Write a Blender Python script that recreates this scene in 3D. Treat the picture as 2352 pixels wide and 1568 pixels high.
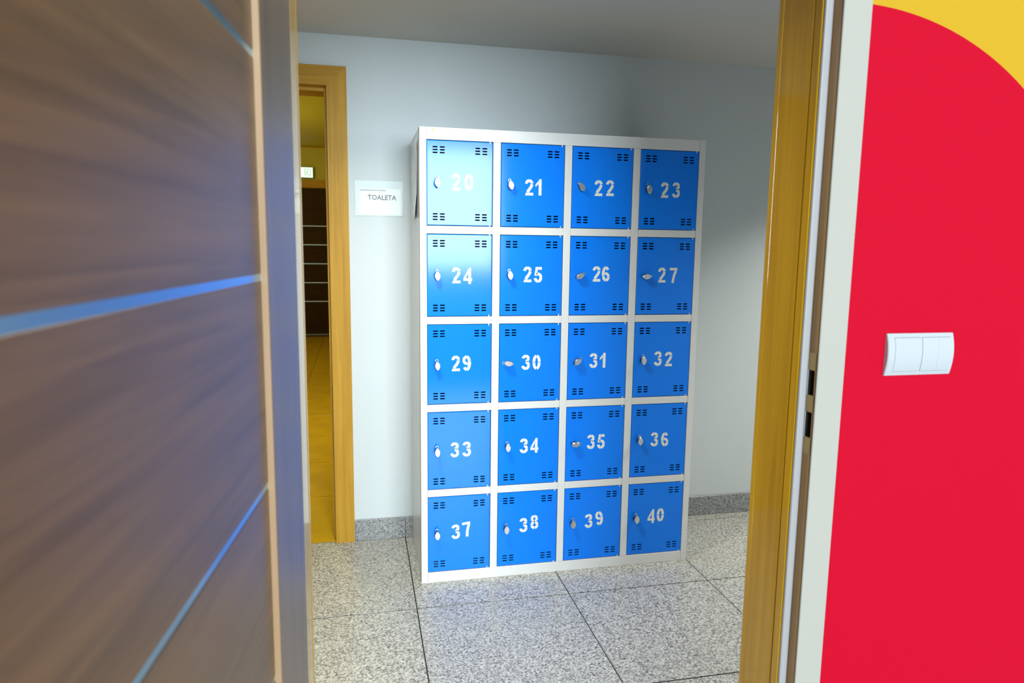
import bpy, bmesh, math, random
from mathutils import Matrix, Vector

random.seed(7)
S = bpy.context.scene
COL = S.collection
for o in list(bpy.data.objects):
    bpy.data.objects.remove(o)
PI = math.pi

# ------------------------------------------------------------------ camera
cam_d = bpy.data.cameras.new('camera')
cam = bpy.data.objects.new('camera', cam_d)
COL.objects.link(cam)
RIGHT, DOWN, FWD = (0.97666, -0.2144, 0.01264), (-0.0167, -0.13452, -0.99077), (0.21412, 0.96744, -0.13496)
m = Matrix.Identity(4)
for i in range(3):
    m[i][0], m[i][1], m[i][2] = RIGHT[i], -DOWN[i], -FWD[i]
m.translation = (-0.229, -2.6781, 1.3607)
cam.matrix_world = m
cam_d.sensor_width = 36.0
cam_d.lens = 1595.8 / 2352 * 36.0
cam_d.clip_start = 0.02
cam_d.dof.use_dof = True
cam_d.dof.focus_distance = 2.75
cam_d.dof.aperture_fstop = 5.6
S.camera = cam

# ------------------------------------------------------------------ view, world, lights
S.view_settings.view_transform = 'Standard'
S.view_settings.look = 'None'
S.view_settings.gamma = 1.0
S.view_settings.use_curve_mapping = False
S.view_settings.exposure = 0.0

world = bpy.data.worlds.new('world')
S.world = world
world.use_nodes = True
world.node_tree.nodes['Background'].inputs[0].default_value = (0.75, 0.87, 1.0, 1)
world.node_tree.nodes['Background'].inputs[1].default_value = 1.0


def area_light(name, loc, rot, sx, sy, power, color, spread=PI):
    d = bpy.data.lights.new(name, 'AREA')
    d.shape = 'RECTANGLE'
    d.size, d.size_y, d.energy, d.color = sx, sy, power, color
    d.spread = spread
    o = bpy.data.objects.new(name, d)
    o.location, o.rotation_euler = loc, rot
    COL.objects.link(o)
    return o


def point_light(name, loc, r, power, color):
    d = bpy.data.lights.new(name, 'POINT')
    d.shadow_soft_size, d.energy, d.color = r, power, color
    o = bpy.data.objects.new(name, d)
    o.location = loc
    COL.objects.link(o)
    return o


# daylight coming in through the window in the wall behind the camera
area_light('window_daylight', (0.55, -7.98, 1.92), (PI / 2, 0, 0), 3.0, 1.8, 560, (0.82, 0.94, 1.0))
# ceiling lamp of the room the camera stands in
area_light('room_lamp', (0.9, -4.2, 2.92), (0, 0, 0), 1.2, 0.3, 20, (1.0, 0.96, 0.90))
# corridor ceiling lamp, left of the lockers
area_light('corridor_light', (-0.22, -0.72, 2.2), (0, 0, 0), 0.25, 0.25, 20, (1.0, 0.97, 0.86), 2.45)
# unseen extra light beyond the right jamb, added to brighten the right wall
area_light('corridor_light', (2.3, -0.45, 2.2), (0, 0, 0), 0.25, 0.25, 23, (1.0, 0.97, 0.88), 2.0)
# warm lamps of the hall beyond the left doorway
area_light('hall_lamp', (-0.9, 2.4, 2.7), (0, 0, 0), 0.5, 0.5, 26, (1.0, 0.90, 0.36), 2.2)
point_light('hall_lamp', (-2.1, 5.4, 2.2), 0.08, 42, (1.0, 0.92, 0.36))


# ------------------------------------------------------------------ materials
def new_mat(name):
    mt = bpy.data.materials.new(name)
    mt.use_nodes = True
    return mt, mt.node_tree.nodes, mt.node_tree.links, mt.node_tree.nodes['Principled BSDF']


def plain(name, col, rough=0.5, metal=0.0, coat=0.0, coat_rough=0.1, spec=0.5, var=0.0, vscale=6.0, bump=0.0, bscale=80.0):
    mt, N, L, b = new_mat(name)
    b.inputs['Base Color'].default_value = (*col, 1)
    b.inputs['Roughness'].default_value = rough
    b.inputs['Metallic'].default_value = metal
    b.inputs['Coat Weight'].default_value = coat
    b.inputs['Coat Roughness'].default_value = coat_rough
    b.inputs['Specular IOR Level'].default_value = spec
    tc = N.new('ShaderNodeTexCoord')
    if var:
        n = N.new('ShaderNodeTexNoise')
        n.inputs['Scale'].default_value = vscale
        n.inputs['Detail'].default_value = 4
        L.new(tc.outputs['Object'], n.inputs['Vector'])
        r = N.new('ShaderNodeValToRGB')
        r.color_ramp.elements[0].position = 0.3
        r.color_ramp.elements[1].position = 0.7
        r.color_ramp.elements[0].color = (*[c * (1 - var) for c in col], 1)
        r.color_ramp.elements[1].color = (*[min(1, c * (1 + var)) for c in col], 1)
        L.new(n.outputs['Fac'], r.inputs['Fac'])
        L.new(r.outputs['Color'], b.inputs['Base Color'])
    if bump:
        n2 = N.new('ShaderNodeTexNoise')
        n2.inputs['Scale'].default_value = bscale
        n2.inputs['Detail'].default_value = 3
        L.new(tc.outputs['Object'], n2.inputs['Vector'])
        bp = N.new('ShaderNodeBump')
        bp.inputs['Strength'].default_value = bump
        bp.inputs['Distance'].default_value = 0.002
        L.new(n2.outputs['Fac'], bp.inputs['Height'])
        L.new(bp.outputs['Normal'], b.inputs['Normal'])
    return mt


def wood(name, dark, light, axis='Z', rough=0.35, coat=0.3, coat_rough=0.15, fine=55.0, spec=0.5):
    """veneer with streaks running along one local axis"""
    mt, N, L, b = new_mat(name)
    tc = N.new('ShaderNodeTexCoord')
    mp = N.new('ShaderNodeMapping')
    sc = [fine, fine, fine]
    sc['XYZ'.index(axis)] = fine * 0.035
    mp.inputs['Scale'].default_value = sc
    L.new(tc.outputs['Object'], mp.inputs['Vector'])
    n = N.new('ShaderNodeTexNoise')
    n.inputs['Scale'].default_value = 1.0
    n.inputs['Detail'].default_value = 6
    n.inputs['Distortion'].default_value = 0.6
    L.new(mp.outputs['Vector'], n.inputs['Vector'])
    mp2 = N.new('ShaderNodeMapping')
    sc2 = [9.0, 9.0, 9.0]
    sc2['XYZ'.index(axis)] = 0.8
    mp2.inputs['Scale'].default_value = sc2
    L.new(tc.outputs['Object'], mp2.inputs['Vector'])
    n2 = N.new('ShaderNodeTexNoise')
    n2.inputs['Scale'].default_value = 1.0
    n2.inputs['Detail'].default_value = 3
    n2.inputs['Distortion'].default_value = 1.5
    L.new(mp2.outputs['Vector'], n2.inputs['Vector'])
    mx = N.new('ShaderNodeMath')
    mx.operation = 'MULTIPLY_ADD'
    mx.inputs[1].default_value = 0.55
    L.new(n.outputs['Fac'], mx.inputs[0])
    m2 = N.new('ShaderNodeMath')
    m2.operation = 'MULTIPLY'
    m2.inputs[1].default_value = 0.45
    L.new(n2.outputs['Fac'], m2.inputs[0])
    L.new(m2.outputs[0], mx.inputs[2])
    r = N.new('ShaderNodeValToRGB')
    r.color_ramp.elements[0].position = 0.32
    r.color_ramp.elements[1].position = 0.68
    r.color_ramp.elements[0].color = (*dark, 1)
    r.color_ramp.elements[1].color = (*light, 1)
    L.new(mx.outputs[0], r.inputs['Fac'])
    L.new(r.outputs['Color'], b.inputs['Base Color'])
    b.inputs['Roughness'].default_value = rough
    b.inputs['Coat Weight'].default_value = coat
    b.inputs['Coat Roughness'].default_value = coat_rough
    b.inputs['Specular IOR Level'].default_value = spec
    bp = N.new('ShaderNodeBump')
    bp.inputs['Strength'].default_value = 0.12
    bp.inputs['Distance'].default_value = 0.001
    L.new(n.outputs['Fac'], bp.inputs['Height'])
    L.new(bp.outputs['Normal'], b.inputs['Normal'])
    return mt


def granite(name, c_dark, c_mid, c_light, rough, scale=210.0):
    mt, N, L, b = new_mat(name)
    tc = N.new('ShaderNodeTexCoord')
    oi = N.new('ShaderNodeObjectInfo')
    off = N.new('ShaderNodeVectorMath')
    off.operation = 'ADD'
    L.new(tc.outputs['Object'], off.inputs[0])
    mul = N.new('ShaderNodeMath')
    mul.operation = 'MULTIPLY'
    mul.inputs[1].default_value = 17.0
    L.new(oi.outputs['Random'], mul.inputs[0])
    L.new(mul.outputs[0], off.inputs[1])
    v = N.new('ShaderNodeTexVoronoi')
    v.inputs['Scale'].default_value = scale
    L.new(off.outputs[0], v.inputs['Vector'])
    sep = N.new('ShaderNodeSeparateColor')
    L.new(v.outputs['Color'], sep.inputs['Color'])
    r = N.new('ShaderNodeValToRGB')
    r.color_ramp.interpolation = 'LINEAR'
    e = r.color_ramp.elements
    e[0].position, e[0].color = 0.08, (*c_dark, 1)
    e[1].position, e[1].color = 0.95, (*c_light, 1)
    k = e.new(0.38)
    k.color = (*c_mid, 1)
    k = e.new(0.62)
    k.color = (*[0.5 * (a + b2) for a, b2 in zip(c_mid, c_light)], 1)
    n = N.new('ShaderNodeTexNoise')
    n.inputs['Scale'].default_value = scale * 0.55
    n.inputs['Detail'].default_value = 2
    L.new(off.outputs[0], n.inputs['Vector'])
    ad = N.new('ShaderNodeMath')
    ad.operation = 'MULTIPLY_ADD'
    ad.inputs[1].default_value = 0.6
    L.new(sep.outputs['Red'], ad.inputs[0])
    ml = N.new('ShaderNodeMath')
    ml.operation = 'MULTIPLY_ADD'
    ml.inputs[1].default_value = 0.9
    ml.inputs[2].default_value = -0.25
    L.new(n.outputs['Fac'], ml.inputs[0])
    L.new(ml.outputs[0], ad.inputs[2])
    L.new(ad.outputs[0], r.inputs['Fac'])
    L.new(r.outputs['Color'], b.inputs['Base Color'])
    b.inputs['Roughness'].default_value = rough
    return mt


M = {}
M['wall'] = plain('white_wall_paint', (0.61, 0.668, 0.69), 0.7, var=0.015, vscale=2.5, bump=0.08, bscale=180)
M['ceiling'] = plain('ceiling_paint', (0.60, 0.585, 0.55), 0.85, bump=0.06, bscale=150)
M['frame'] = plain('light_grey_powder_coat', (0.76, 0.77, 0.76), 0.32, coat=0.35, coat_rough=0.12, var=0.012, vscale=3)
M['interior'] = plain('locker_interior', (0.03, 0.03, 0.035), 0.7)
M['blue'] = plain('blue_powder_coat', (0.0002, 0.215, 1.0), 0.55, coat=0.6, coat_rough=0.11, spec=0.04, var=0.03, vscale=5, bump=0.05, bscale=9)
M['chrome'] = plain('chrome', (0.80, 0.79, 0.76), 0.22, metal=1.0)
M['lock_dark'] = plain('dark_lock_body', (0.10, 0.10, 0.11), 0.35, metal=0.9)
M['paint'] = plain('white_stencil_paint', (0.83, 0.83, 0.77), 0.6, var=0.10, vscale=160)
M['paper'] = plain('paper', (0.78, 0.785, 0.785), 0.6)
M['sign_plate'] = plain('sign_back_plate', (0.60, 0.64, 0.66), 0.5)
M['sleeve'] = plain('plastic_sleeve', (0.74, 0.75, 0.73), 0.22, coat=0.4, coat_rough=0.1)
M['ink'] = plain('grey_ink', (0.09, 0.08, 0.10), 0.7)
M['sticker'] = plain('orange_sticker', (0.85, 0.48, 0.06), 0.5)
M['oak'] = wood('golden_oak_veneer', (0.40, 0.20, 0.002), (0.60, 0.34, 0.010), 'Z', rough=0.4, coat=0.8, coat_rough=0.06, spec=0.1)
M['oak_x'] = wood('golden_oak_veneer_level', (0.40, 0.20, 0.002), (0.60, 0.34, 0.010), 'X', rough=0.4, coat=0.8, coat_rough=0.06, spec=0.1)
M['oak_matt'] = wood('matt_oak_veneer', (0.40, 0.20, 0.012), (0.60, 0.34, 0.04), 'Z', rough=0.5, coat=0.0, spec=0.25)
M['oak_matt_x'] = wood('matt_oak_veneer_level', (0.40, 0.20, 0.012), (0.60, 0.34, 0.04), 'X', rough=0.5, coat=0.0, spec=0.25)
M['oak_dark'] = wood('dark_brown_oak_veneer', (0.24, 0.115, 0.018), (0.36, 0.19, 0.04), 'Z', rough=0.4)  # browner oak of the rebates and grooves
M['door_x'] = wood('dark_brown_veneer_level', (0.078, 0.038, 0.012), (0.19, 0.102, 0.040), 'X', rough=0.45, coat=0.65, coat_rough=0.40, fine=75, spec=0.3)
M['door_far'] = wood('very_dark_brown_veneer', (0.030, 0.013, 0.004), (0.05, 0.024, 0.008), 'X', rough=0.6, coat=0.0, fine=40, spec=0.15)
M['door_z'] = wood('dark_brown_veneer_upright', (0.10, 0.065, 0.038), (0.18, 0.12, 0.075), 'Z', rough=0.45, coat=0.75, coat_rough=0.38, fine=60, spec=0.3)
M['door_edge'] = wood('pale_lipping', (0.29, 0.175, 0.09), (0.40, 0.26, 0.15), 'Z', rough=0.5, coat=0.0)
M['alu'] = plain('brushed_aluminium', (0.58, 0.74, 0.84), 0.28, metal=1.0)
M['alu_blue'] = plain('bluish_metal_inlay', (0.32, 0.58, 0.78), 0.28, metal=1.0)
M['white_casing'] = plain('white_lacquer', (0.38, 0.37, 0.335), 0.5, spec=0.25)
M['seal'] = plain('grey_rubber_seal', (0.34, 0.34, 0.36), 0.5)
M['strike'] = plain('bronze_strike_plate', (0.42, 0.30, 0.12), 0.35, metal=0.6)
M['void'] = plain('dark_recess', (0.012, 0.006, 0.004), 0.8)
M['plastic'] = plain('white_plastic', (0.43, 0.46, 0.50), 0.35)
M['plastic_gap'] = plain('grey_plastic_gap', (0.16, 0.17, 0.19), 0.5)
M['granite'] = granite('speckled_granite', (0.07, 0.07, 0.062), (0.31, 0.31, 0.285), (0.68, 0.675, 0.62), 0.30)
M['granite_dark'] = granite('grey_granite', (0.075, 0.08, 0.085), (0.22, 0.23, 0.24), (0.42, 0.43, 0.43), 0.25)
M['grout'] = plain('dark_grout', (0.03, 0.03, 0.027), 0.9)
M['gold_tile'] = plain('amber_floor_tile', (0.52, 0.32, 0.010), 0.25, coat=0.0, spec=0.4, var=0.12, vscale=5)
M['gold_grout'] = plain('brown_grout', (0.12, 0.07, 0.015), 0.9)
M['hall_wall'] = plain('yellow_hall_wall', (0.58, 0.52, 0.10), 0.6)
M['hall_ceiling'] = plain('yellow_hall_ceiling', (0.62, 0.56, 0.08), 0.6)
M['sign_green'] = plain('green_sign_case', (0.10, 0.35, 0.22), 0.5)
M['black'] = plain('black_plastic', (0.02, 0.02, 0.02), 0.5)

mt, N, L, b = new_mat('lit_sign_face')
b.inputs['Base Color'].default_value = (0.8, 0.95, 0.85, 1)
b.inputs['Emission Color'].default_value = (0.80, 1.0, 0.88, 1)
b.inputs['Emission Strength'].default_value = 1.1
M['sign_lit'] = mt
mt, N, L, b = new_mat('lit_sign_pictogram')
b.inputs['Base Color'].default_value = (0.3, 0.7, 0.5, 1)
b.inputs['Emission Color'].default_value = (0.45, 0.8, 0.62, 1)
b.inputs['Emission Strength'].default_value = 0.6
M['sign_pict'] = mt

mt, N, L, b = new_mat('clear_acrylic')
tb = N.new('ShaderNodeBsdfTransparent')
tb.inputs['Color'].default_value = (0.97, 0.99, 0.985, 1)
gb = N.new('ShaderNodeBsdfGlossy')
gb.inputs['Roughness'].default_value = 0.06
fr = N.new('ShaderNodeFresnel')
fr.inputs['IOR'].default_value = 1.12
ms = N.new('ShaderNodeMixShader')
L.new(fr.outputs[0], ms.inputs[0])
L.new(tb.outputs[0], ms.inputs[1])
L.new(gb.outputs[0], ms.inputs[2])
L.new(ms.outputs[0], N['Material Output'].inputs['Surface'])
M['acrylic'] = mt

mt, N, L, b = new_mat('window_glass')
b.inputs['Base Color'].default_value = (1, 1, 1, 1)
b.inputs['Roughness'].default_value = 0.0
b.inputs['Transmission Weight'].default_value = 1.0
b.inputs['IOR'].default_value = 1.05
M['glass'] = mt

# red and yellow mural painted on the wall round the doorway: a red arch on yellow
mt, N, L, b = new_mat('red_arch_mural_paint')
tc = N.new('ShaderNodeTexCoord')
sx = N.new('ShaderNodeSeparateXYZ')
L.new(tc.outputs['Object'], sx.inputs[0])
over = N.new('ShaderNodeMath')      # an arch: round above its centre, straight sides below
over.operation = 'MAXIMUM'
over.inputs[1].default_value = 1.184
L.new(sx.outputs['Z'], over.inputs[0])
cb = N.new('ShaderNodeCombineXYZ')
L.new(sx.outputs['X'], cb.inputs['X'])
L.new(over.outputs[0], cb.inputs['Y'])
ds = N.new('ShaderNodeVectorMath')
ds.operation = 'DISTANCE'
ds.inputs[1].default_value = (0.638, 1.184, 0)
L.new(cb.outputs[0], ds.inputs[0])
an = N.new('ShaderNodeMath')
an.operation = 'GREATER_THAN'
an.inputs[1].default_value = 0.6087
L.new(ds.outputs['Value'], an.inputs[0])
mx = N.new('ShaderNodeMix')
mx.data_type = 'RGBA'
mx.inputs[6].default_value = (0.46, 0.003, 0.020, 1)
mx.inputs[7].default_value = (0.50, 0.30, 0.020, 1)
L.new(an.outputs[0], mx.inputs[0])
L.new(mx.outputs[2], b.inputs['Base Color'])
b.inputs['Roughness'].default_value = 0.6
b.inputs['Specular IOR Level'].default_value = 0.04
M['mural'] = mt


# ------------------------------------------------------------------ mesh helpers
class MB:
    """collects shapes, then links them as ONE mesh object"""

    def __init__(self):
        self.v, self.f, self.mi = [], [], []

    def add(self, vs, fs, mi=0):
        n = len(self.v)
        self.v += [tuple(p) for p in vs]
        self.f += [tuple(i + n for i in f) for f in fs]
        self.mi += [mi] * len(fs)
        return self

    def box(self, x0, x1, y0, y1, z0, z1, mi=0, bev=0.0, seg=1):
        if not bev:
            vs = [(x, y, z) for z in (z0, z1) for y in (y0, y1) for x in (x0, x1)]
            return self.add(vs, [(0, 2, 3, 1), (4, 5, 7, 6), (0, 1, 5, 4), (2, 6, 7, 3), (0, 4, 6, 2), (1, 3, 7, 5)], mi)
        bm = bmesh.new()
        vs = [bm.verts.new((x, y, z)) for z in (z0, z1) for y in (y0, y1) for x in (x0, x1)]
        for f in [(0, 2, 3, 1), (4, 5, 7, 6), (0, 1, 5, 4), (2, 6, 7, 3), (0, 4, 6, 2), (1, 3, 7, 5)]:
            bm.faces.new([vs[i] for i in f])
        bmesh.ops.bevel(bm, geom=bm.edges[:], offset=bev, segments=seg, affect='EDGES', profile=0.5)
        return self.bm(bm, mi)

    def bm(self, bm, mi=0):
        bm.verts.index_update()
        self.add([v.co[:] for v in bm.verts], [[v.index for v in f.verts] for f in bm.faces], mi)
        bm.free()
        return self

    def prism(self, pts, y0, y1, mi=0):
        """pts: (x, z) outline seen from -y, counter-clockwise"""
        n = len(pts)
        vs = [(x, y0, z) for x, z in pts] + [(x, y1, z) for x, z in pts]
        fs = [tuple(range(n)), tuple(range(2 * n - 1, n - 1, -1))]
        fs += [(i, i + n, (i + 1) % n + n, (i + 1) % n) for i in range(n)]
        return self.add(vs, fs, mi)

    def cyl(self, p0, p1, r0, r1=None, n=16, mi=0):
        r1 = r0 if r1 is None else r1
        a, c = Vector(p0), Vector(p1)
        d = (c - a).normalized()
        u = d.orthogonal().normalized()
        w = d.cross(u)
        ring = [u * math.cos(2 * PI * i / n) + w * math.sin(2 * PI * i / n) for i in range(n)]
        vs = [a + q * r0 for q in ring] + [c + q * r1 for q in ring]
        fs = [(i, (i + 1) % n, (i + 1) % n + n, i + n) for i in range(n)]
        fs += [tuple(range(n - 1, -1, -1)), tuple(range(n, 2 * n))]
        return self.add(vs, fs, mi)

    def mesh(self, name, mats, smooth=False):
        me = bpy.data.meshes.new(name)
        me.from_pydata(self.v, [], self.f)
        for k in (mats if isinstance(mats, (list, tuple)) else [mats]):
            me.materials.append(M[k])
        for p, i in zip(me.polygons, self.mi):
            p.material_index = i
            p.use_smooth = smooth
        me.update()
        return me

    def obj(self, name, mats, parent=None, loc=None, smooth=False):
        return link(name, self.mesh(name, mats, smooth), parent, loc)


def link(name, data, parent=None, loc=None):
    o = bpy.data.objects.new(name, data)
    COL.objects.link(o)
    if parent is not None:
        o.parent = parent
    if loc is not None:
        o.location = loc
    return o


def box(name, dims, mats, parent=None, bev=0.0, seg=1):
    return MB().box(*dims, bev=bev, seg=seg).obj(name, mats, parent)


def tag(o, label=None, cat=None, group=None, kind=None):
    if label:
        o['label'] = label
    if cat:
        o['category'] = cat
    if group:
        o['group'] = group
    if kind:
        o['kind'] = kind
    return o


def empty(name, loc=(0, 0, 0), rz=0.0):
    o = link(name, None, None, loc)
    o.rotation_euler = (0, 0, rz)
    o.empty_display_size = 0.1
    return o


# ================================================================== the setting
YB = 0.48          # face of the corridor's back wall
YN, YN2 = -1.55, -1.395   # wall with the open doorway: room side, corridor side
CEIL = 2.235
XL, XR = -3.2, 4.2

# floor: grout bed + granite tiles
floor = tag(box('floor', (XL, XR, -8.1, YB + 0.01, -0.09, -0.004), 'grout'), 'speckled grey granite tile floor of the corridor and room', 'floor', kind='structure')
TX, TY, P, G = -0.034, -0.193, 0.6, 0.0021
GY = 0.0030
whole = MB().box(G, P - G, GY, P - GY, -0.02, 0.0, bev=0.0004).mesh('tile', 'granite')
narrow = MB().box(G, P - G, GY, 0.073 - GY, -0.02, 0.0, bev=0.0004).mesh('tile_strip', 'granite')
for j in range(-2, 2):
    for i in range(-5, 7):
        link('tile', whole if j < 1 else narrow, floor, (TX + P * i, TY + P * j, 0.0))
for j in range(-6, -2):      # the room's own floor behind the doorway, larger units out of sight of the lens
    for i in range(-2, 4):
        link('tile', whole, floor, (TX + P * i, TY + P * j, 0.0))

# corridor back wall with the left doorway hole
DX0, DX1, DZ = -1.27, -0.336, 2.037
wb = MB().box(XL, DX0, YB, YB + 0.15, 0, 2.9).box(DX1, XR, YB, YB + 0.15, 0, 2.9).box(DX0, DX1, YB, YB + 0.15, DZ, 2.9)
tag(wb.obj('wall_back', 'wall'), 'plain white wall behind the blue lockers', 'wall', kind='structure')
# granite skirting in lengths
bb = tag(MB().box(DX1 + 0.072, XR, YB - 0.004, YB + 0.001, 0.0, 0.092).obj('baseboard_back', 'grout'), 'grey granite skirting along the foot of the white back wall', 'baseboard', kind='structure')
xs = [DX1 + 0.072] + [TX + P * i for i in range(0, 7)] + [XR]
for a, c in zip(xs[:-1], xs[1:]):
    box('skirting_tile', (a + 0.0008, c - 0.0008, YB - 0.012, YB - 0.003, 0.0005, 0.1), 'granite_dark', bb, bev=0.001)

# wall with the open doorway; room side carries the mural
OX0, OX1, OZ = -0.372, 0.632, 2.13
wf = MB()
for d in ((XL, OX0, YN, YN2, 0, 3.0), (OX1, XR, YN, YN2, 0, 3.0), (OX0, OX1, YN, YN2, OZ, 3.0)):
    wf.box(*d)
wfo = wf.obj('wall_front', ['wall', 'mural'])
for p in wfo.data.polygons:
    if p.normal.y < -0.5:
        p.material_index = 1
tag(wfo, 'wall round the open doorway, painted with a big round-topped red shape on yellow', 'wall', kind='structure')

tag(box('ceiling', (XL, XR, YN2, YB, CEIL, CEIL + 0.1), 'ceiling'), 'flat pale grey ceiling above the blue lockers', 'ceiling', kind='structure')
tag(box('ceiling', (-3.2, 3.9, -8.1, YN, 3.0, 3.1), 'ceiling'), 'ceiling of the room with the red and yellow wall', 'ceiling', kind='structure')
tag(box('wall_left', (XL - 0.1, XL, YN2, YB, 0, CEIL), 'wall'), 'white end wall closing the corridor on the left', 'wall', kind='structure')
tag(box('wall_right', (XR, XR + 0.1, YN2, YB, 0, CEIL), 'wall'), 'white end wall closing the corridor on the right', 'wall', kind='structure')
tag(box('wall_left', (-3.2, -3.1, -8.1, YN, 0, 3.0), 'wall'), 'white left wall of the room with the red wall', 'wall', kind='structure')
tag(box('wall_right', (3.8, 3.9, -8.1, YN, 0, 3.0), 'wall'), 'white right wall of the room with the red wall', 'wall', kind='structure')
WX0, WX1, WZ0, WZ1 = -1.0, 2.1, 0.98, 2.86
wr = MB()
for d in ((-3.1, WX0, -8.1, -8.0, 0, 3.0), (WX1, 3.8, -8.1, -8.0, 0, 3.0), (WX0, WX1, -8.1, -8.0, 0, WZ0), (WX0, WX1, -8.1, -8.0, WZ1, 3.0)):
    wr.box(*d)
tag(wr.obj('wall_back', 'wall'), 'white window wall across the room from the red wall', 'wall', kind='structure')

# ------------------------------------------------------------------ near doorway: lining, casing, seal
tr = tag(empty('trim_1', (0, 0, 0)), 'oak lined doorway frame with white casing beside the red wall', 'doorway frame', kind='structure')
HZ = 2.085         # underside of head lining
for sgn in (1, -1):
    if sgn > 0:
        xs_, xr_, xo, xc = 0.5858, 0.6036, 0.634, 0.6620     # stop face, rebate face, back, casing edge
    else:
        xs_, xr_, xo, xc = -0.325, -0.343, -0.374, -0.402

    def bx(name, a, c, y0, y1, z0, z1, mat, bev=0.0, seg=1):
        return box(name, (min(a, c), max(a, c), y0, y1, z0, z1), mat, tr, bev, seg)
    bx('casing', xr_ + 0.0012 * sgn, xc, YN - 0.004, YN + 0.001, 0, HZ + 0.078, 'white_casing', 0.0012)
    if sgn < 0:
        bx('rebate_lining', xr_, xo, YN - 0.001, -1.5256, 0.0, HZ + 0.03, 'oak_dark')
    bx('seal', xr_, xs_ + 0.0015 * sgn, -1.529, -1.5215, 0.0, HZ + 0.018, 'seal', 0.003, 2)
    bx('stop_lining', xs_, xo, -1.5215, -1.4995, 0.0, HZ, 'oak', 0.0015)
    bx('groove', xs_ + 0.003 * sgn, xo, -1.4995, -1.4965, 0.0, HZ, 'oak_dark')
    bx('lining', xs_, xo, -1.4965, -1.402, 0.0, HZ, 'oak', 0.0008)
    bx('corridor_casing', xs_ - (0.001 if sgn > 0 else -0.001), xs_ + 0.075 * sgn, -1.402, -1.386, 0.0, HZ + 0.075, 'oak', 0.002, 2)
box('casing', (-0.402, 0.662, YN - 0.004, YN + 0.001, HZ + 0.0195, HZ + 0.078), 'white_casing', tr, 0.0012)
box('rebate_lining', (-0.343, 0.6036, YN - 0.001, -1.5256, HZ + 0.018, HZ + 0.045), 'oak_x', tr)
box('stop_lining', (-0.325, 0.5858, -1.5215, -1.4995, HZ, HZ + 0.04), 'oak_x', tr)
box('lining', (-0.325, 0.5858, -1.4965, -1.402, HZ, HZ + 0.04), 'oak_x', tr)
box('corridor_casing', (-0.25, 0.51, -1.402, -1.386, HZ - 0.001, HZ + 0.075), 'oak_x', tr)
# right rebate with the two lock holes cut into it
HOLES = [(1.0895, 1.1375), (1.008, 1.057)]
HY0, HY1 = -1.5485, -1.5325


def holed(mb, x, ys, zs, hole, mi=0, flip=False):
    """flat grid in the plane x = const, cells inside a hole left out"""
    for a, c in zip(ys[:-1], ys[1:]):
        for e, g in zip(zs[:-1], zs[1:]):
            if hole(0.5 * (a + c), 0.5 * (e + g)):
                continue
            mb.add([(x, a, e), (x, c, e), (x, c, g), (x, a, g)], [(3, 2, 1, 0)], mi)


in_hole = lambda y, z: HY0 < y < HY1 and any(a < z < c for a, c in HOLES)
mb = MB()
zs = [0, 1.008, 1.057, 1.0895, 1.1375, HZ + 0.03]
holed(mb, 0.6036, [YN - 0.001, HY0, HY1, -1.5256], zs, in_hole)
for a, c in HOLES:   # pocket walls and bottom
    x0, x1 = 0.6036, 0.628
    mb.add([(x0, HY0, a), (x0, HY1, a), (x0, HY1, c), (x0, HY0, c), (x1, HY0, a), (x1, HY1, a), (x1, HY1, c), (x1, HY0, c)],
           [(0, 1, 5, 4), (1, 2, 6, 5), (2, 3, 7, 6), (3, 0, 4, 7), (4, 5, 6, 7)], 1)
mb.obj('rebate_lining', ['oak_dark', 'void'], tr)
mb = MB()
holed(mb, 0.6028, [YN + 0.0005, HY0, HY1, -1.5285], [0.975, 1.008, 1.057, 1.0895, 1.1375, 1.17], in_hole)
for a, c in HOLES:   # bright lip along the deep edge of each hole
    mb.box(0.6010, 0.6034, HY1 - 0.0005, HY1 + 0.0022, a, c, 1)
mb.obj('strike_plate', ['strike', 'chrome'], tr)

# ------------------------------------------------------------------ left doorway in the back wall
t2 = tag(empty('trim_2', (0, 0, 0)), 'golden oak door casing of the doorway left of the lockers', 'doorway frame', kind='structure')
cy0, cy1 = YB - 0.017, YB
ci, co_, hi, ho = -0.349, -0.266, 2.0247, 2.105      # inner/outer edge, inner/outer head
li, lo_ = -1.257, -1.340
MB().prism([(ci, 0), (co_, 0), (co_, ho), (ci, hi)], cy0, cy1).obj('casing', 'oak_matt', t2)
MB().prism([(lo_, 0), (li, 0), (li, hi), (lo_, ho)], cy0, cy1).obj('casing', 'oak_matt', t2)
MB().prism([(li, hi), (ci, hi), (co_, ho), (lo_, ho)], cy0, cy1).obj('casing', 'oak_matt_x', t2)
for a, c, s in ((ci + 0.002, DX1, 1), (li - 0.002, DX0, -1)):
    box('lining', (min(a, c), max(a, c), YB - 0.001, YB + 0.165, 0, hi + 0.01), 'oak_matt', t2)
    e = a - 0.0155 * s
    box('door_stop', (min(a, e), max(a, e), YB + 0.045, YB + 0.075, 0, hi - 0.012), 'oak_matt', t2, 0.001)
box('lining', (li, ci, YB - 0.001, YB + 0.165, hi + 0.002, DZ), 'oak_matt_x', t2)
box('door_stop', (li, ci, YB + 0.045, YB + 0.165, hi - 0.013, hi + 0.002), 'oak_matt_x', t2, 0.001)

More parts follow.
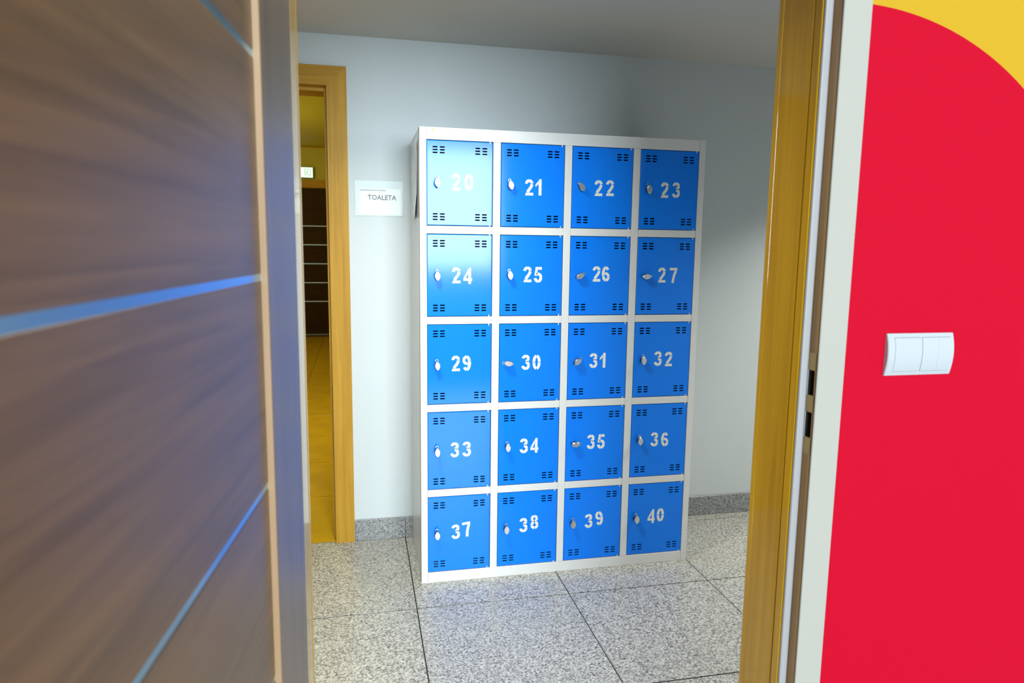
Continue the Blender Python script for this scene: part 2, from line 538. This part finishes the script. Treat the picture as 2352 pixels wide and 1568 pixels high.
# ------------------------------------------------------------------ hall beyond the left doorway
HX0, HX1, HY = -2.6, 0.55, 8.24
fl2 = tag(box('floor', (HX0, HX1, YB + 0.005, HY, -0.09, -0.003), 'gold_grout'), 'amber tiled floor of the hall seen through the left doorway', 'floor', kind='structure')
tw = 0.62
gt_ = MB().box(0.002, tw - 0.002, 0.003, tw - 0.003, -0.02, 0, bev=0.0004).mesh('tile', 'gold_tile')
gt0 = MB().box(0.002, tw - 0.002, YB + 0.006 - 0.474, tw - 0.003, -0.02, 0, bev=0.0004).mesh('tile', 'gold_tile')
for j in range(13):
    for i in range(-4, 1):
        y = 0.474 + tw * j
        if y + tw > HY + 0.2:
            continue
        link('tile', gt_ if j else gt0, fl2, (-0.12 + tw * i, y, 0.0))
tag(box('wall_left', (HX0 - 0.1, HX0, YB + 0.15, HY, -0.02, 2.8), 'hall_wall'), 'yellow left wall of the hall beyond the left doorway', 'wall', kind='structure')
tag(box('wall_right', (HX1, HX1 + 0.1, YB + 0.15, HY, -0.02, 2.8), 'hall_wall'), 'yellow right wall of the hall beyond the left doorway', 'wall', kind='structure')
tag(box('wall_back', (HX0, HX1, HY, HY + 0.1, -0.02, 2.8), 'hall_wall'), 'yellow end wall of the hall, under the lit exit sign', 'wall', kind='structure')
tag(box('ceiling', (HX0, HX1, YB + 0.15, HY, 2.79, 2.89), 'hall_ceiling'), 'yellow ceiling of the hall seen through the left doorway', 'ceiling', kind='structure')
tag(box('trim_3', (HX0, HX1, HY - 0.02, HY, 2.772, 2.79), 'oak_matt_x'), 'thin pale strip where the hall ceiling meets its end wall', 'ceiling trim', kind='structure')
# dark door at its far end
d2 = tag(empty('door_2', (0, HY, 0)), 'dark door with five pale strips at the far end of the hall', 'door', kind='structure')
fx0, fx1, fz = -1.42, -0.50, 2.19
box('casing', (fx0 - 0.1, fx0, -0.03, 0, 0, fz), 'oak_matt', d2)
box('casing', (fx1, fx1 + 0.1, -0.03, 0, 0, fz), 'oak_matt', d2)
box('casing', (fx0 - 0.1, fx1 + 0.1, -0.03, 0, fz, fz + 0.11), 'oak_matt_x', d2)
SZ = [0.505, 0.7875, 1.071, 1.353, 1.63]
prev = 0.01
for z in SZ + [fz]:
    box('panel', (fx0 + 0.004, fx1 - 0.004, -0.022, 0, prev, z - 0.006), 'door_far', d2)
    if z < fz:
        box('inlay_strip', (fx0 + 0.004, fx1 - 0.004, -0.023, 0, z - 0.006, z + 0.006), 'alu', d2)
    prev = z + 0.006
box('threshold', (fx0, fx1, -0.06, -0.024, 0.0, 0.012), 'alu', d2)
# lit exit sign on the wall over it
es = tag(empty('exit_sign', (-1.03, HY, 2.33)), 'small lit white exit sign above the far dark door', 'sign')
box('case', (-0.185, 0.175, -0.06, 0, -0.005, 0.155), 'sign_green', es, 0.004)
box('lit_face', (-0.178, 0.168, -0.064, -0.0605, 0.003, 0.147), 'sign_lit', es)
pg = MB()
for poly in ([(0.05, 0.02), (0.062, 0.02), (0.062, 0.118), (0.05, 0.118)], [(0.128, 0.02), (0.14, 0.02), (0.14, 0.118), (0.128, 0.118)],
             [(0.05, 0.118), (0.14, 0.118), (0.14, 0.128), (0.05, 0.128)],
             [(0.078, 0.066), (0.092, 0.060), (0.102, 0.092), (0.088, 0.098)],                  # torso
             [(0.084, 0.060), (0.096, 0.066), (0.116, 0.046), (0.108, 0.036)], [(0.108, 0.036), (0.116, 0.046), (0.124, 0.026), (0.114, 0.022)],
             [(0.078, 0.066), (0.090, 0.060), (0.074, 0.040), (0.066, 0.046)], [(0.066, 0.046), (0.074, 0.040), (0.052, 0.030), (0.050, 0.038)],
             [(0.096, 0.094), (0.102, 0.086), (0.122, 0.074), (0.124, 0.082)], [(0.088, 0.098), (0.090, 0.088), (0.070, 0.076), (0.066, 0.084)]):
    pg.prism(poly, -0.0652, -0.0641)
pg.prism([(0.101 + 0.009 * math.cos(i * PI / 5), 0.107 + 0.009 * math.sin(i * PI / 5)) for i in range(10)], -0.0652, -0.0641)
pg.obj('figure', 'sign_pict', es)
pg = MB()
pg.prism([(-0.15, 0.068), (-0.07, 0.068), (-0.07, 0.05), (-0.02, 0.076), (-0.07, 0.102), (-0.07, 0.084), (-0.15, 0.084)], -0.0652, -0.0641)
pg.obj('arrow', 'sign_pict', es)

# ------------------------------------------------------------------ window behind the camera (source of the daylight)
wn = tag(empty('window_1', (0, -8.05, 0)), 'wide window across the room from the red wall', 'window', kind='structure')
for d in ((WX0, WX0 + 0.05, -0.04, 0.04, WZ0, WZ1), (WX1 - 0.05, WX1, -0.04, 0.04, WZ0, WZ1), (0.525, 0.575, -0.04, 0.04, WZ0, WZ1),
          (WX0, WX1, -0.04, 0.04, WZ0, WZ0 + 0.05), (WX0, WX1, -0.04, 0.04, WZ1 - 0.05, WZ1)):
    box('window_frame', d, 'white_casing', wn)
for a, c in ((WX0 + 0.05, 0.525), (0.575, WX1 - 0.05)):
    box('pane', (a, c, -0.01, -0.004, WZ0 + 0.05, WZ1 - 0.05), 'glass', wn)

# ================================================================== open door leaf on the left
A = math.radians(5.5)
leaf = tag(empty('door_1', (-0.3216, -1.56, 0), -PI / 2 - A), 'open dark brown wooden door leaf with inlaid metal strips, left of the lockers', 'door', kind='structure')
# local: x from hinge edge towards the camera, y = 0 face towards the opening
ST = 0.193
box('stile', (0, ST, -0.040, 0, 0.008, 2.075), 'door_z', leaf, 0.0012)
box('lipping', (ST, ST + 0.003, -0.0395, -0.0004, 0.008, 2.075), 'door_edge', leaf, 0.0004)
PZ = -0.0085
x0, x1 = ST + 0.003, 0.93
Z1 = [0.505, 0.775, 1.0473, 1.3187, 1.5875]
prev = 0.008
for z in Z1 + [2.079]:
    box('panel', (x0, x1, -0.038, PZ, prev, z - 0.0045), 'door_x', leaf, 0.0008)
    if z < 2.07:
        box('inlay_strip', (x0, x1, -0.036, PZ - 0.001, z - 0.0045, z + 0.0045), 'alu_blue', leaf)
    prev = z + 0.0045
for hz in (0.25, 1.05, 1.85):    # hinges on the knuckle side
    h = MB().cyl((-0.004, -0.046, hz - 0.045), (-0.004, -0.046, hz + 0.045), 0.007, n=12).box(0.0, 0.03, -0.044, -0.040, hz - 0.04, hz + 0.04)
    h.obj('hinge', 'chrome', leaf)

# ================================================================== lockers
LW, LH, LD = 1.1641, 1.8, 0.462
X0, DW, PX, Z0, DH, PZZ = 0.0279, 0.2517, 0.2854, 0.0469, 0.3144, 0.3482
lk = tag(empty('locker_cabinet', (0, 0, 0)), 'light grey metal locker cabinet with twenty numbered blue doors against the white wall', 'locker')
T = 0.0012
box('side_panel', (0, 0.0015, 0.0015, LD, 0.0, LH), 'frame', lk)
box('side_panel', (LW - 0.0015, LW, 0.0015, LD, 0.0, LH), 'frame', lk)
box('top_panel', (0.0015, LW - 0.0015, 0.0015, LD, LH - 0.0015, LH), 'frame', lk)
box('bottom_panel', (0.0015, LW - 0.0015, 0.0015, LD, 0.04, 0.0415), 'frame', lk)
box('back_panel', (0.0015, LW - 0.0015, LD - 0.0015, LD, 0.0, LH - 0.0015), 'interior', lk)
zt = LH - Z0
zbot = LH - Z0 - 4 * PZZ - DH
box('stile', (0, X0 - 0.0012, 0, 0.02, 0, LH), 'frame', lk, 0.0012, 2)
xr0 = X0 + 3 * PX + DW + 0.0015
box('stile', (xr0, LW, 0, 0.02, 0, LH), 'frame', lk, 0.0012, 2)
box('top_rail', (X0 - 0.0008, xr0 - 0.0004, 0.0006, 0.02, zt + 0.0022, LH), 'frame', lk, 0.0012, 2)
box('bottom_rail', (X0 - 0.0008, xr0 - 0.0004, 0.0006, 0.02, 0, zbot - 0.0022), 'frame', lk, 0.0012, 2)
GAP = 0.0022
for c in range(3):
    a = X0 + c * PX + DW + GAP
    box('mullion', (a, X0 + (c + 1) * PX - GAP, 0, 0.02, zbot - 0.002, zt + 0.002), 'frame', lk, 0.0012, 2)
    box('divider', (0.5 * (a + X0 + (c + 1) * PX) - 0.001, 0.5 * (a + X0 + (c + 1) * PX) + 0.001, 0.02, LD - 0.002, 0.042, LH - 0.002), 'interior', lk)
for c in range(4):
    a = X0 + c * PX
    for r in range(4):
        zb = LH - Z0 - r * PZZ - DH
        box('rail', (a - (GAP if c else 0.0008) + 0.0003, a + DW + (GAP if c < 3 else 0.001) - 0.0003, 0.0012, 0.02, zb - (PZZ - DH) + GAP, zb - GAP), 'frame', lk, 0.0012, 2)
for r in range(4):
    zb = LH - Z0 - r * PZZ - DH - 0.5 * (PZZ - DH)
    for c in range(4):
        box('shelf', (X0 + c * PX - 0.012, X0 + c * PX + DW + 0.012, 0.02, LD - 0.002, zb - 0.001, zb + 0.001), 'interior', lk)

# door sheet: a grid with the vent slots left open (4 corners x 2 columns x 3 slots)
SLX = [(0.0218, 0.0408), (0.0488, 0.0680), (0.1843, 0.2033), (0.2113, 0.2305)]
SLZ = [(0.0190 + 0.0104 * k, 0.0190 + 0.0104 * k + 0.0052) for k in range(3)] + [(0.2668 + 0.0104 * k, 0.2668 + 0.0104 * k + 0.0052) for k in range(3)]


def door_mesh():
    bv = 0.0022
    xs = [bv] + [q for s in SLX for q in s] + [DW - bv]
    zs = [bv] + [q for s in SLZ for q in s] + [DH - bv]
    yf, yk = 0.0, 0.003
    mb = MB()
    isx = lambda v: any(a < v < c for a, c in SLX)
    isz = lambda v: any(a < v < c for a, c in SLZ)
    ch = 0.0014
    for a, c in zip(xs[:-1], xs[1:]):
        for e, g in zip(zs[:-1], zs[1:]):
            if isx(0.5 * (a + c)) and isz(0.5 * (e + g)):
                # punched slot with clipped ends and real thickness
                for (p, q) in (((a, e), (1, 1)), ((c, e), (-1, 1)), ((c, g), (-1, -1)), ((a, g), (1, -1))):
                    tri = [(p[0], yf, p[1]), (p[0] + q[0] * ch, yf, p[1]), (p[0], yf, p[1] + q[1] * ch)]
                    mb.add(tri, [(0, 1, 2)] if q[0] * q[1] > 0 else [(0, 2, 1)])
                for (x1, z1, x2, z2) in ((a, e, c, e), (c, e, c, g), (c, g, a, g), (a, g, a, e)):
                    mb.add([(x1, yf, z1), (x2, yf, z2), (x2, yk, z2), (x1, yk, z1)], [(3, 2, 1, 0)])
            else:
                mb.add([(a, yf, e), (c, yf, e), (c, yf, g), (a, yf, g)], [(0, 1, 2, 3)])
    # folded rim
    o = [(0, 0), (DW, 0), (DW, DH), (0, DH)]
    i = [(bv, bv), (DW - bv, bv), (DW - bv, DH - bv), (bv, DH - bv)]
    for k in range(4):
        n = (k + 1) % 4
        mb.add([(o[k][0], 0.0012, o[k][1]), (o[n][0], 0.0012, o[n][1]), (i[n][0], 0, i[n][1]), (i[k][0], 0, i[k][1])], [(0, 1, 2, 3)])
        mb.add([(o[k][0], 0.0012, o[k][1]), (o[n][0], 0.0012, o[n][1]), (o[n][0], 0.018, o[n][1]), (o[k][0], 0.018, o[k][1])], [(3, 2, 1, 0)])
    return mb.mesh('door', 'blue')


DOOR = door_mesh()


def lock_mesh():
    """turn lock with hasp eye: round collar, neck, dark backing tab and a pointed oval knob, long axis upright"""
    mb = MB()
    mb.cyl((0, 0, 0), (0, -0.004, 0), 0.0115, 0.0105, 20)
    mb.cyl((0, -0.004, 0), (0, -0.020, 0), 0.0075, 0.0075, 16, 1)

    def lens(s, y0, y1, mi, zoff=0.0):
        pts = []
        for a, r in ((90, 0.0190), (70, 0.0150), (40, 0.0112), (0, 0.0098), (-40, 0.0112), (-70, 0.0150), (-90, 0.0190), (-110, 0.0150), (-140, 0.0112), (180, 0.0098), (140, 0.0112), (110, 0.0150)):
            pts.append((1.14 * r * s * math.cos(math.radians(a)), r * s * math.sin(math.radians(a)) + zoff))
        pts = pts[::-1]
        n = len(pts)
        inner = [(x * 0.86, (z - zoff) * 0.9 + zoff) for x, z in pts]
        vs = [(x, y1, z) for x, z in pts] + [(x, y0 + 0.0015, z) for x, z in pts] + [(x, y0, z) for x, z in inner]
        fs = [tuple(range(n))]
        for k in range(n):
            q = (k + 1) % n
            fs.append((k, q, q + n, k + n))
            fs.append((k + n, q + n, q + 2 * n, k + 2 * n))
        fs.append(tuple(range(3 * n - 1, 2 * n - 1, -1)))
        mb.add(vs, fs, mi)
    lens(0.98, -0.0150, -0.0095, 1)
    lens(1.0, -0.0270, -0.0195, 0)
    # hasp eye standing off the top of the tab
    bm = bmesh.new()
    seg, sub, R, r = 14, 6, 0.0048, 0.0015
    rings = []
    for k in range(seg):
        t = 2 * PI * k / seg
        rings.append([bm.verts.new(((R + r * math.cos(u)) * math.cos(t), -0.013 + r * math.sin(u), 0.0195 + (R + r * math.cos(u)) * math.sin(t)))
                      for u in [2 * PI * q / sub for q in range(sub)]])
    for k in range(seg):
        for q in range(sub):
            bm.faces.new((rings[k][q], rings[(k + 1) % seg][q], rings[(k + 1) % seg][(q + 1) % sub], rings[k][(q + 1) % sub]))
    mb.bm(bm, 0)
    return mb.mesh('lock', ['chrome', 'lock_dark'])


LOCK = lock_mesh()
PIN = MB().cyl((0, 0, -0.006), (0, 0, 0.006), 0.0026, n=10).mesh('hinge_pin', 'frame')

# ---- stencil numerals, in millimetres, 34 wide and 62 high
TT = 11.2


def arc(cx, cy, rx, ry, a0, a1, n=None):
    n = n or max(2, int(abs(a1 - a0) / 11))
    return [(cx + rx * math.cos(math.radians(a0 + (a1 - a0) * k / n)), cy + ry * math.sin(math.radians(a0 + (a1 - a0) * k / n))) for k in range(n + 1)]


def ribbon(mb, pts, t=TT):
    L_, R_ = [], []
    for k, p in enumerate(pts):
        a = pts[max(0, k - 1)]
        c = pts[min(len(pts) - 1, k + 1)]
        dx, dz = c[0] - a[0], c[1] - a[1]
        d = math.hypot(dx, dz) or 1
        nx, nz = -dz / d * t / 2, dx / d * t / 2
        L_.append((p[0] + nx, 0, p[1] + nz))
        R_.append((p[0] - nx, 0, p[1] - nz))
    n = len(pts)
    mb.add(L_ + R_, [(k, k + n, k + n + 1, k + 1) for k in range(n - 1)])


def poly(mb, pts):
    mb.add([(x, 0, z) for x, z in pts], [tuple(range(len(pts)))])


def glyph(ch):
    mb = MB()
    g = 2.6    # half angle of a stencil bridge, degrees
    if ch == '0':
        for a, c in ((g, 90 - 5), (90 + 5, 180 - g), (180 + g, 270 - 5), (270 + 5, 360 - g)):
            ribbon(mb, arc(17, 31, 11.2, 25.3, a, c, 9))
    elif ch == '1':
        poly(mb, [(17, 0), (28.5, 0), (28.5, 62), (19, 62), (17, 57)])
        poly(mb, [(4, 41), (4, 32), (15.8, 43), (15.8, 55)])
    elif ch == '2':
        ribbon(mb, arc(16.5, 45, 11.2, 11.3, 182, 92))
        ribbon(mb, arc(16.5, 45, 11.2, 11.3, 88, 4))
        ribbon(mb, [(27.6, 43.2), (25.8, 36.5), (20.5, 27.5), (13.5, 18.5), (9.5, 12.0)])
        poly(mb, [(0.5, 0), (33, 0), (33, 10.6), (3.5, 10.6)])
    elif ch == '3':
        ribbon(mb, arc(15.5, 46.5, 10.8, 9.9, 176, 92))
        ribbon(mb, arc(15.5, 46.5, 10.8, 9.9, 88, 2))
        ribbon(mb, arc(15.5, 46.5, 10.8, 9.9, -2, -62) + [(18.5, 34.0)])
        ribbon(mb, [(16.0, 31.5)] + arc(15.5, 18.5, 12.2, 13.0, 66, 3))
        ribbon(mb, arc(15.5, 18.5, 12.2, 13.0, -1, -88))
        ribbon(mb, arc(15.5, 18.5, 12.2, 13.0, -92, -172))
    elif ch == '4':
        poly(mb, [(19.2, 0), (30, 0), (30, 11.8), (34, 11.8), (34, 22.2), (30, 22.2), (30, 62), (22, 62), (19.2, 57)])
        poly(mb, [(0, 11.8), (18, 11.8), (18, 22), (0, 22)])
        poly(mb, [(0.4, 23.2), (9.4, 23.2), (18, 40), (18, 55.5)])
    elif ch == '5':
        poly(mb, [(4.6, 51), (16, 51), (16, 62), (6.2, 62)])
        poly(mb, [(17.2, 51), (31.5, 51), (31.5, 62), (17.2, 62)])
        poly(mb, [(1.8, 27.5), (12.4, 27.5), (14.6, 50.2), (4.5, 50.2)])
        ribbon(mb, arc(16.2, 20.0, 11.8, 14.4, 118, 3))
        ribbon(mb, arc(16.2, 20.0, 11.8, 14.4, -1, -88))
        ribbon(mb, arc(16.2, 20.0, 11.8, 14.4, -92, -172))
    elif ch in '69':
        ribbon(mb, arc(17, 31, 11.4, 25.3, 40, 87, 5))
        ribbon(mb, arc(17, 31, 11.4, 25.3, 93, 196, 11))
        ribbon(mb, arc(17, 31, 11.4, 25.3, 201, 267, 7))
        ribbon(mb, arc(17, 19, 11.4, 13.4, 273 - 0, 356, 8))
        ribbon(mb, arc(17, 19, 11.4, 13.4, 1, 112, 10), 10.6)
        if ch == '9':
            mb.v = [(34 - x, y, 62 - z) for x, y, z in mb.v]
    elif ch == '7':
        poly(mb, [(0, 51.4), (33.5, 51.4), (33.5, 62), (0, 62)])
        ribbon(mb, [(28.0, 50.2), (22.5, 38), (18.0, 22), (14.6, 0)], 10.8)
    elif ch == '8':
        for a, c in ((3, 85), (95, 177), (183, 225), (-45, -3)):
            ribbon(mb, arc(17, 46.3, 10.3, 10.1, a, c, 7), 10.6)
        for a, c in ((3, 62), (118, 177), (183, 264), (276, 357)):
            ribbon(mb, arc(17, 18.3, 11.6, 12.8, a, c, 7), 10.8)
        ribbon(mb, [(10.5, 38.2), (16.2, 32.6), (11.8, 28.6)], 9)
        ribbon(mb, [(23.5, 38.2), (17.8, 32.6), (22.2, 28.6)], 9)
    return mb


# number, (knob x, z, turn), two digit centres (x, z), tilt of the second digit; metres in the door's own plane
TABLE = [
    ('20', 0.038, 0.157, 4, (0.1113, 0.1627), (0.1597, 0.1642), 0), ('21', 0.0347, 0.156, 12, (0.1119, 0.1519), (0.1494, 0.153), 0),
    ('22', 0.0341, 0.158, 32, (0.1102, 0.1574), (0.1581, 0.1588), 0), ('23', 0.032, 0.157, 10, (0.1076, 0.1582), (0.1583, 0.1592), 0),
    ('24', 0.0373, 0.156, 4, (0.1126, 0.1587), (0.157, 0.1563), 0), ('25', 0.0357, 0.160, 8, (0.1104, 0.1633), (0.1539, 0.1614), 0),
    ('26', 0.0364, 0.158, -62, (0.1121, 0.1662), (0.1512, 0.1662), 0), ('27', 0.0353, 0.157, -86, (0.1105, 0.1627), (0.1614, 0.1615), 0),
    ('29', 0.0367, 0.157, 5, (0.1112, 0.1615), (0.1542, 0.1612), 0), ('30', 0.0348, 0.159, 88, (0.1096, 0.1592), (0.1533, 0.1587), 0),
    ('31', 0.0348, 0.159, -48, (0.1105, 0.1596), (0.1497, 0.16), 0), ('32', 0.0362, 0.158, 2, (0.1093, 0.1616), (0.1563, 0.1591), 0),
    ('33', 0.0361, 0.158, 4, (0.1086, 0.1594), (0.1568, 0.1601), 0), ('34', 0.0354, 0.163, 6, (0.1072, 0.1616), (0.1505, 0.1612), 0),
    ('35', 0.0364, 0.162, -84, (0.1092, 0.1645), (0.1532, 0.1636), 0), ('36', 0.0346, 0.163, 2, (0.1082, 0.1614), (0.1548, 0.1594), 0),
    ('37', 0.0354, 0.162, 4, (0.1128, 0.1641), (0.1574, 0.1712), 6.5), ('38', 0.0341, 0.164, 3, (0.1104, 0.1707), (0.1561, 0.1805), 2),
    ('39', 0.034, 0.166, 2, (0.1093, 0.1671), (0.1549, 0.1759), 5), ('40', 0.0325, 0.166, 3, (0.1072, 0.1672), (0.1494, 0.1706), 0)]
for i, (num, kx, kz, turn, c0, c1, tilt) in enumerate(TABLE):
    r, c = divmod(i, 4)
    dx, dz = X0 + c * PX, LH - Z0 - r * PZZ - DH
    dr = link('door', DOOR, lk, (dx, 0.0018, dz))
    dr['label'] = 'blue locker door stencilled %s' % num
    k = link('lock', LOCK, dr, (kx, 0, kz))
    k.rotation_euler = (0, -math.radians(turn), 0)
    mb = MB()
    for ch, (px_, pz_), tl in ((num[0], c0, tilt * 0.3), (num[1], c1, tilt)):
        g = glyph(ch)
        ca, sa = math.cos(math.radians(tl)), math.sin(math.radians(tl))
        pts = []
        for x, y, z in g.v:
            u, w = (x - 17) / 1000, (z - 31) / 1000
            pts.append((px_ + u * ca - w * sa, -0.0004, pz_ + u * sa + w * ca))
        mb.add(pts, g.f)
    nb = mb.obj('number', 'paint', dr)
    nb['label'] = 'white stencilled number %s' % num
    for zz in (DH + 0.0004, -0.0004):
        link('hinge_pin', PIN, dr, (DW - 0.010, 0.0022, zz))
# small orange sticker on the top rail
st = MB().box(0.0, 0.010, -0.0006, 0.0, 0, 0.005).obj('sticker', 'sticker', lk, (0.047, 0.0006, 1.788))
st['label'] = 'tiny orange sticker on the top rail'

# A4 sheet in a plastic sleeve taped to the cabinet's left side, lower front corner curling away
NY, NZ = 14, 20
mb = MB()
vs = []
for k in range(NZ + 1):
    for q in range(NY + 1):
        u, w = q / NY, k / NZ
        y, z = 0.075 + 0.215 * u, 1.470 + 0.300 * w
        bulge = 0.0022 + 0.0018 * math.sin(u * PI * 2.2 + w * 2.0) * math.sin(w * PI) + 0.0012 * math.sin(w * 7 + u * 3)
        bulge += 0.010 * max(0, 1 - u / 0.35) * max(0, 1 - w / 0.30)
        vs.append((-abs(bulge) - 0.0012, y, z))
n = len(vs)
vs2 = vs + [(x - 0.0008, y, z) for x, y, z in vs]
fs = []
for k in range(NZ):
    for q in range(NY):
        a = k * (NY + 1) + q
        fs.append((a, a + 1, a + NY + 2, a + NY + 1))
        fs.append((a + n, a + n + NY + 1, a + n + NY + 2, a + n + 1))
for q in range(NY):
    a, c = q, q + 1
    fs.append((a, a + n, c + n, c))
    a, c = NZ * (NY + 1) + q, NZ * (NY + 1) + q + 1
    fs.append((a, c, c + n, a + n))
for k in range(NZ):
    a, c = k * (NY + 1), (k + 1) * (NY + 1)
    fs.append((a, c, c + n, a + n))
    fs.append((a + NY, a + NY + n, c + NY + n, c + NY))
mb.add(vs2, fs)
pp = mb.obj('paper_sheet', 'sleeve', None, smooth=True)
tag(pp, 'grey rumpled sheet in a plastic sleeve taped to the lockers\' left side', 'paper')

# ================================================================== TOALETA sign on the wall
sg = tag(empty('wall_sign', (-0.135, YB, 1.487)), 'clear acrylic plaque holding white paper reading TOALETA, between doorway and lockers', 'sign')
box('back_plate', (-0.104, 0.104, -0.003, 0, 0.0, 0.152), 'sign_plate', sg, 0.0008)
box('paper_insert', (-0.085, 0.094, -0.0038, -0.0031, 0.006, 0.118), 'paper', sg)
box('paper_insert', (-0.083, 0.030, -0.0042, -0.0039, 0.108, 0.113), 'seal', sg)
box('cover', (-0.105, 0.105, -0.0072, -0.0048, -0.001, 0.153), 'acrylic', sg, 0.0006)
tcu = bpy.data.curves.new('lettering', 'FONT')
tcu.body = 'TOALETA'
tcu.size = 0.030
tcu.offset = 0.0005
tcu.align_x = 'CENTER'
tcu.resolution_u = 3
to = bpy.data.objects.new('lettering_curve', tcu)
COL.objects.link(to)
bpy.context.view_layer.update()
me = bpy.data.meshes.new_from_object(to.evaluated_get(bpy.context.evaluated_depsgraph_get()))
bpy.data.objects.remove(to)
me.materials.clear()
me.materials.append(M['ink'])
lt = link('lettering', me, sg, (0.012, -0.0043, 0.070))
lt.rotation_euler = (PI / 2, 0, 0)
lt.scale = (0.94, 1.0, 1.0)

# ================================================================== light switch on the red wall
sw = tag(empty('light_switch', (0.8238, YN, 1.166)), 'white double light switch on the red painted wall', 'switch')
HW, HH = 0.0745, 0.0405


def curved(x0, x1, z0, z1, base, bow, back, nz=14, lip=0.0015):
    """plate whose face bows outwards in the middle of its height"""
    mb = MB()
    f = lambda z: -(base + bow * (1 - (z / HH) ** 2))
    rows = [z0 + (z1 - z0) * k / nz for k in range(nz + 1)]
    vs = []
    for z in rows:
        for x, dy in ((x0, lip), (x0 + lip, 0), (x1 - lip, 0), (x1, lip)):
            vs.append((x, f(z) + dy, z))
    n = len(vs)
    for z in rows:
        vs += [(x0, back, z), (x1, back, z)]
    fs = []
    for k in range(nz):
        for q in range(3):
            a = k * 4 + q
            fs.append((a, a + 1, a + 5, a + 4))
        fs.append((k * 4, k * 4 + 4, n + 2 * k + 2, n + 2 * k))
        fs.append((k * 4 + 3, n + 2 * k + 1, n + 2 * k + 3, k * 4 + 7))
    fs.append((3, 2, 1, 0, n, n + 1))
    e = nz * 4
    fs.append((e, e + 1, e + 2, e + 3, n + 2 * nz + 1, n + 2 * nz))
    return mb.add(vs, fs)


curved(-HW, HW, -HH, HH, 0.0036, 0.0068, 0.0).obj('plate', 'plastic', sw, smooth=False)
rk = [(-0.0605, -0.0012), (0.0012, 0.03655), (0.0367, 0.0665)]
for a, c in rk[:1]:
    curved(a - 0.0008, c + 0.0008, -0.0330, 0.0330, 0.0038, 0.0068, -0.003).obj('rocker_gap', 'plastic_gap', sw)
    curved(a, c, -0.0322, 0.0322, 0.0052, 0.0066, -0.003).obj('rocker', 'plastic', sw)
curved(0.0004, 0.0673, -0.0330, 0.0330, 0.0038, 0.0068, -0.003).obj('rocker_gap', 'plastic_gap', sw)
for a, c in rk[1:]:
    curved(a, c, -0.0322, 0.0322, 0.0052, 0.0066, -0.003, lip=0.0002).obj('rocker', 'plastic', sw)
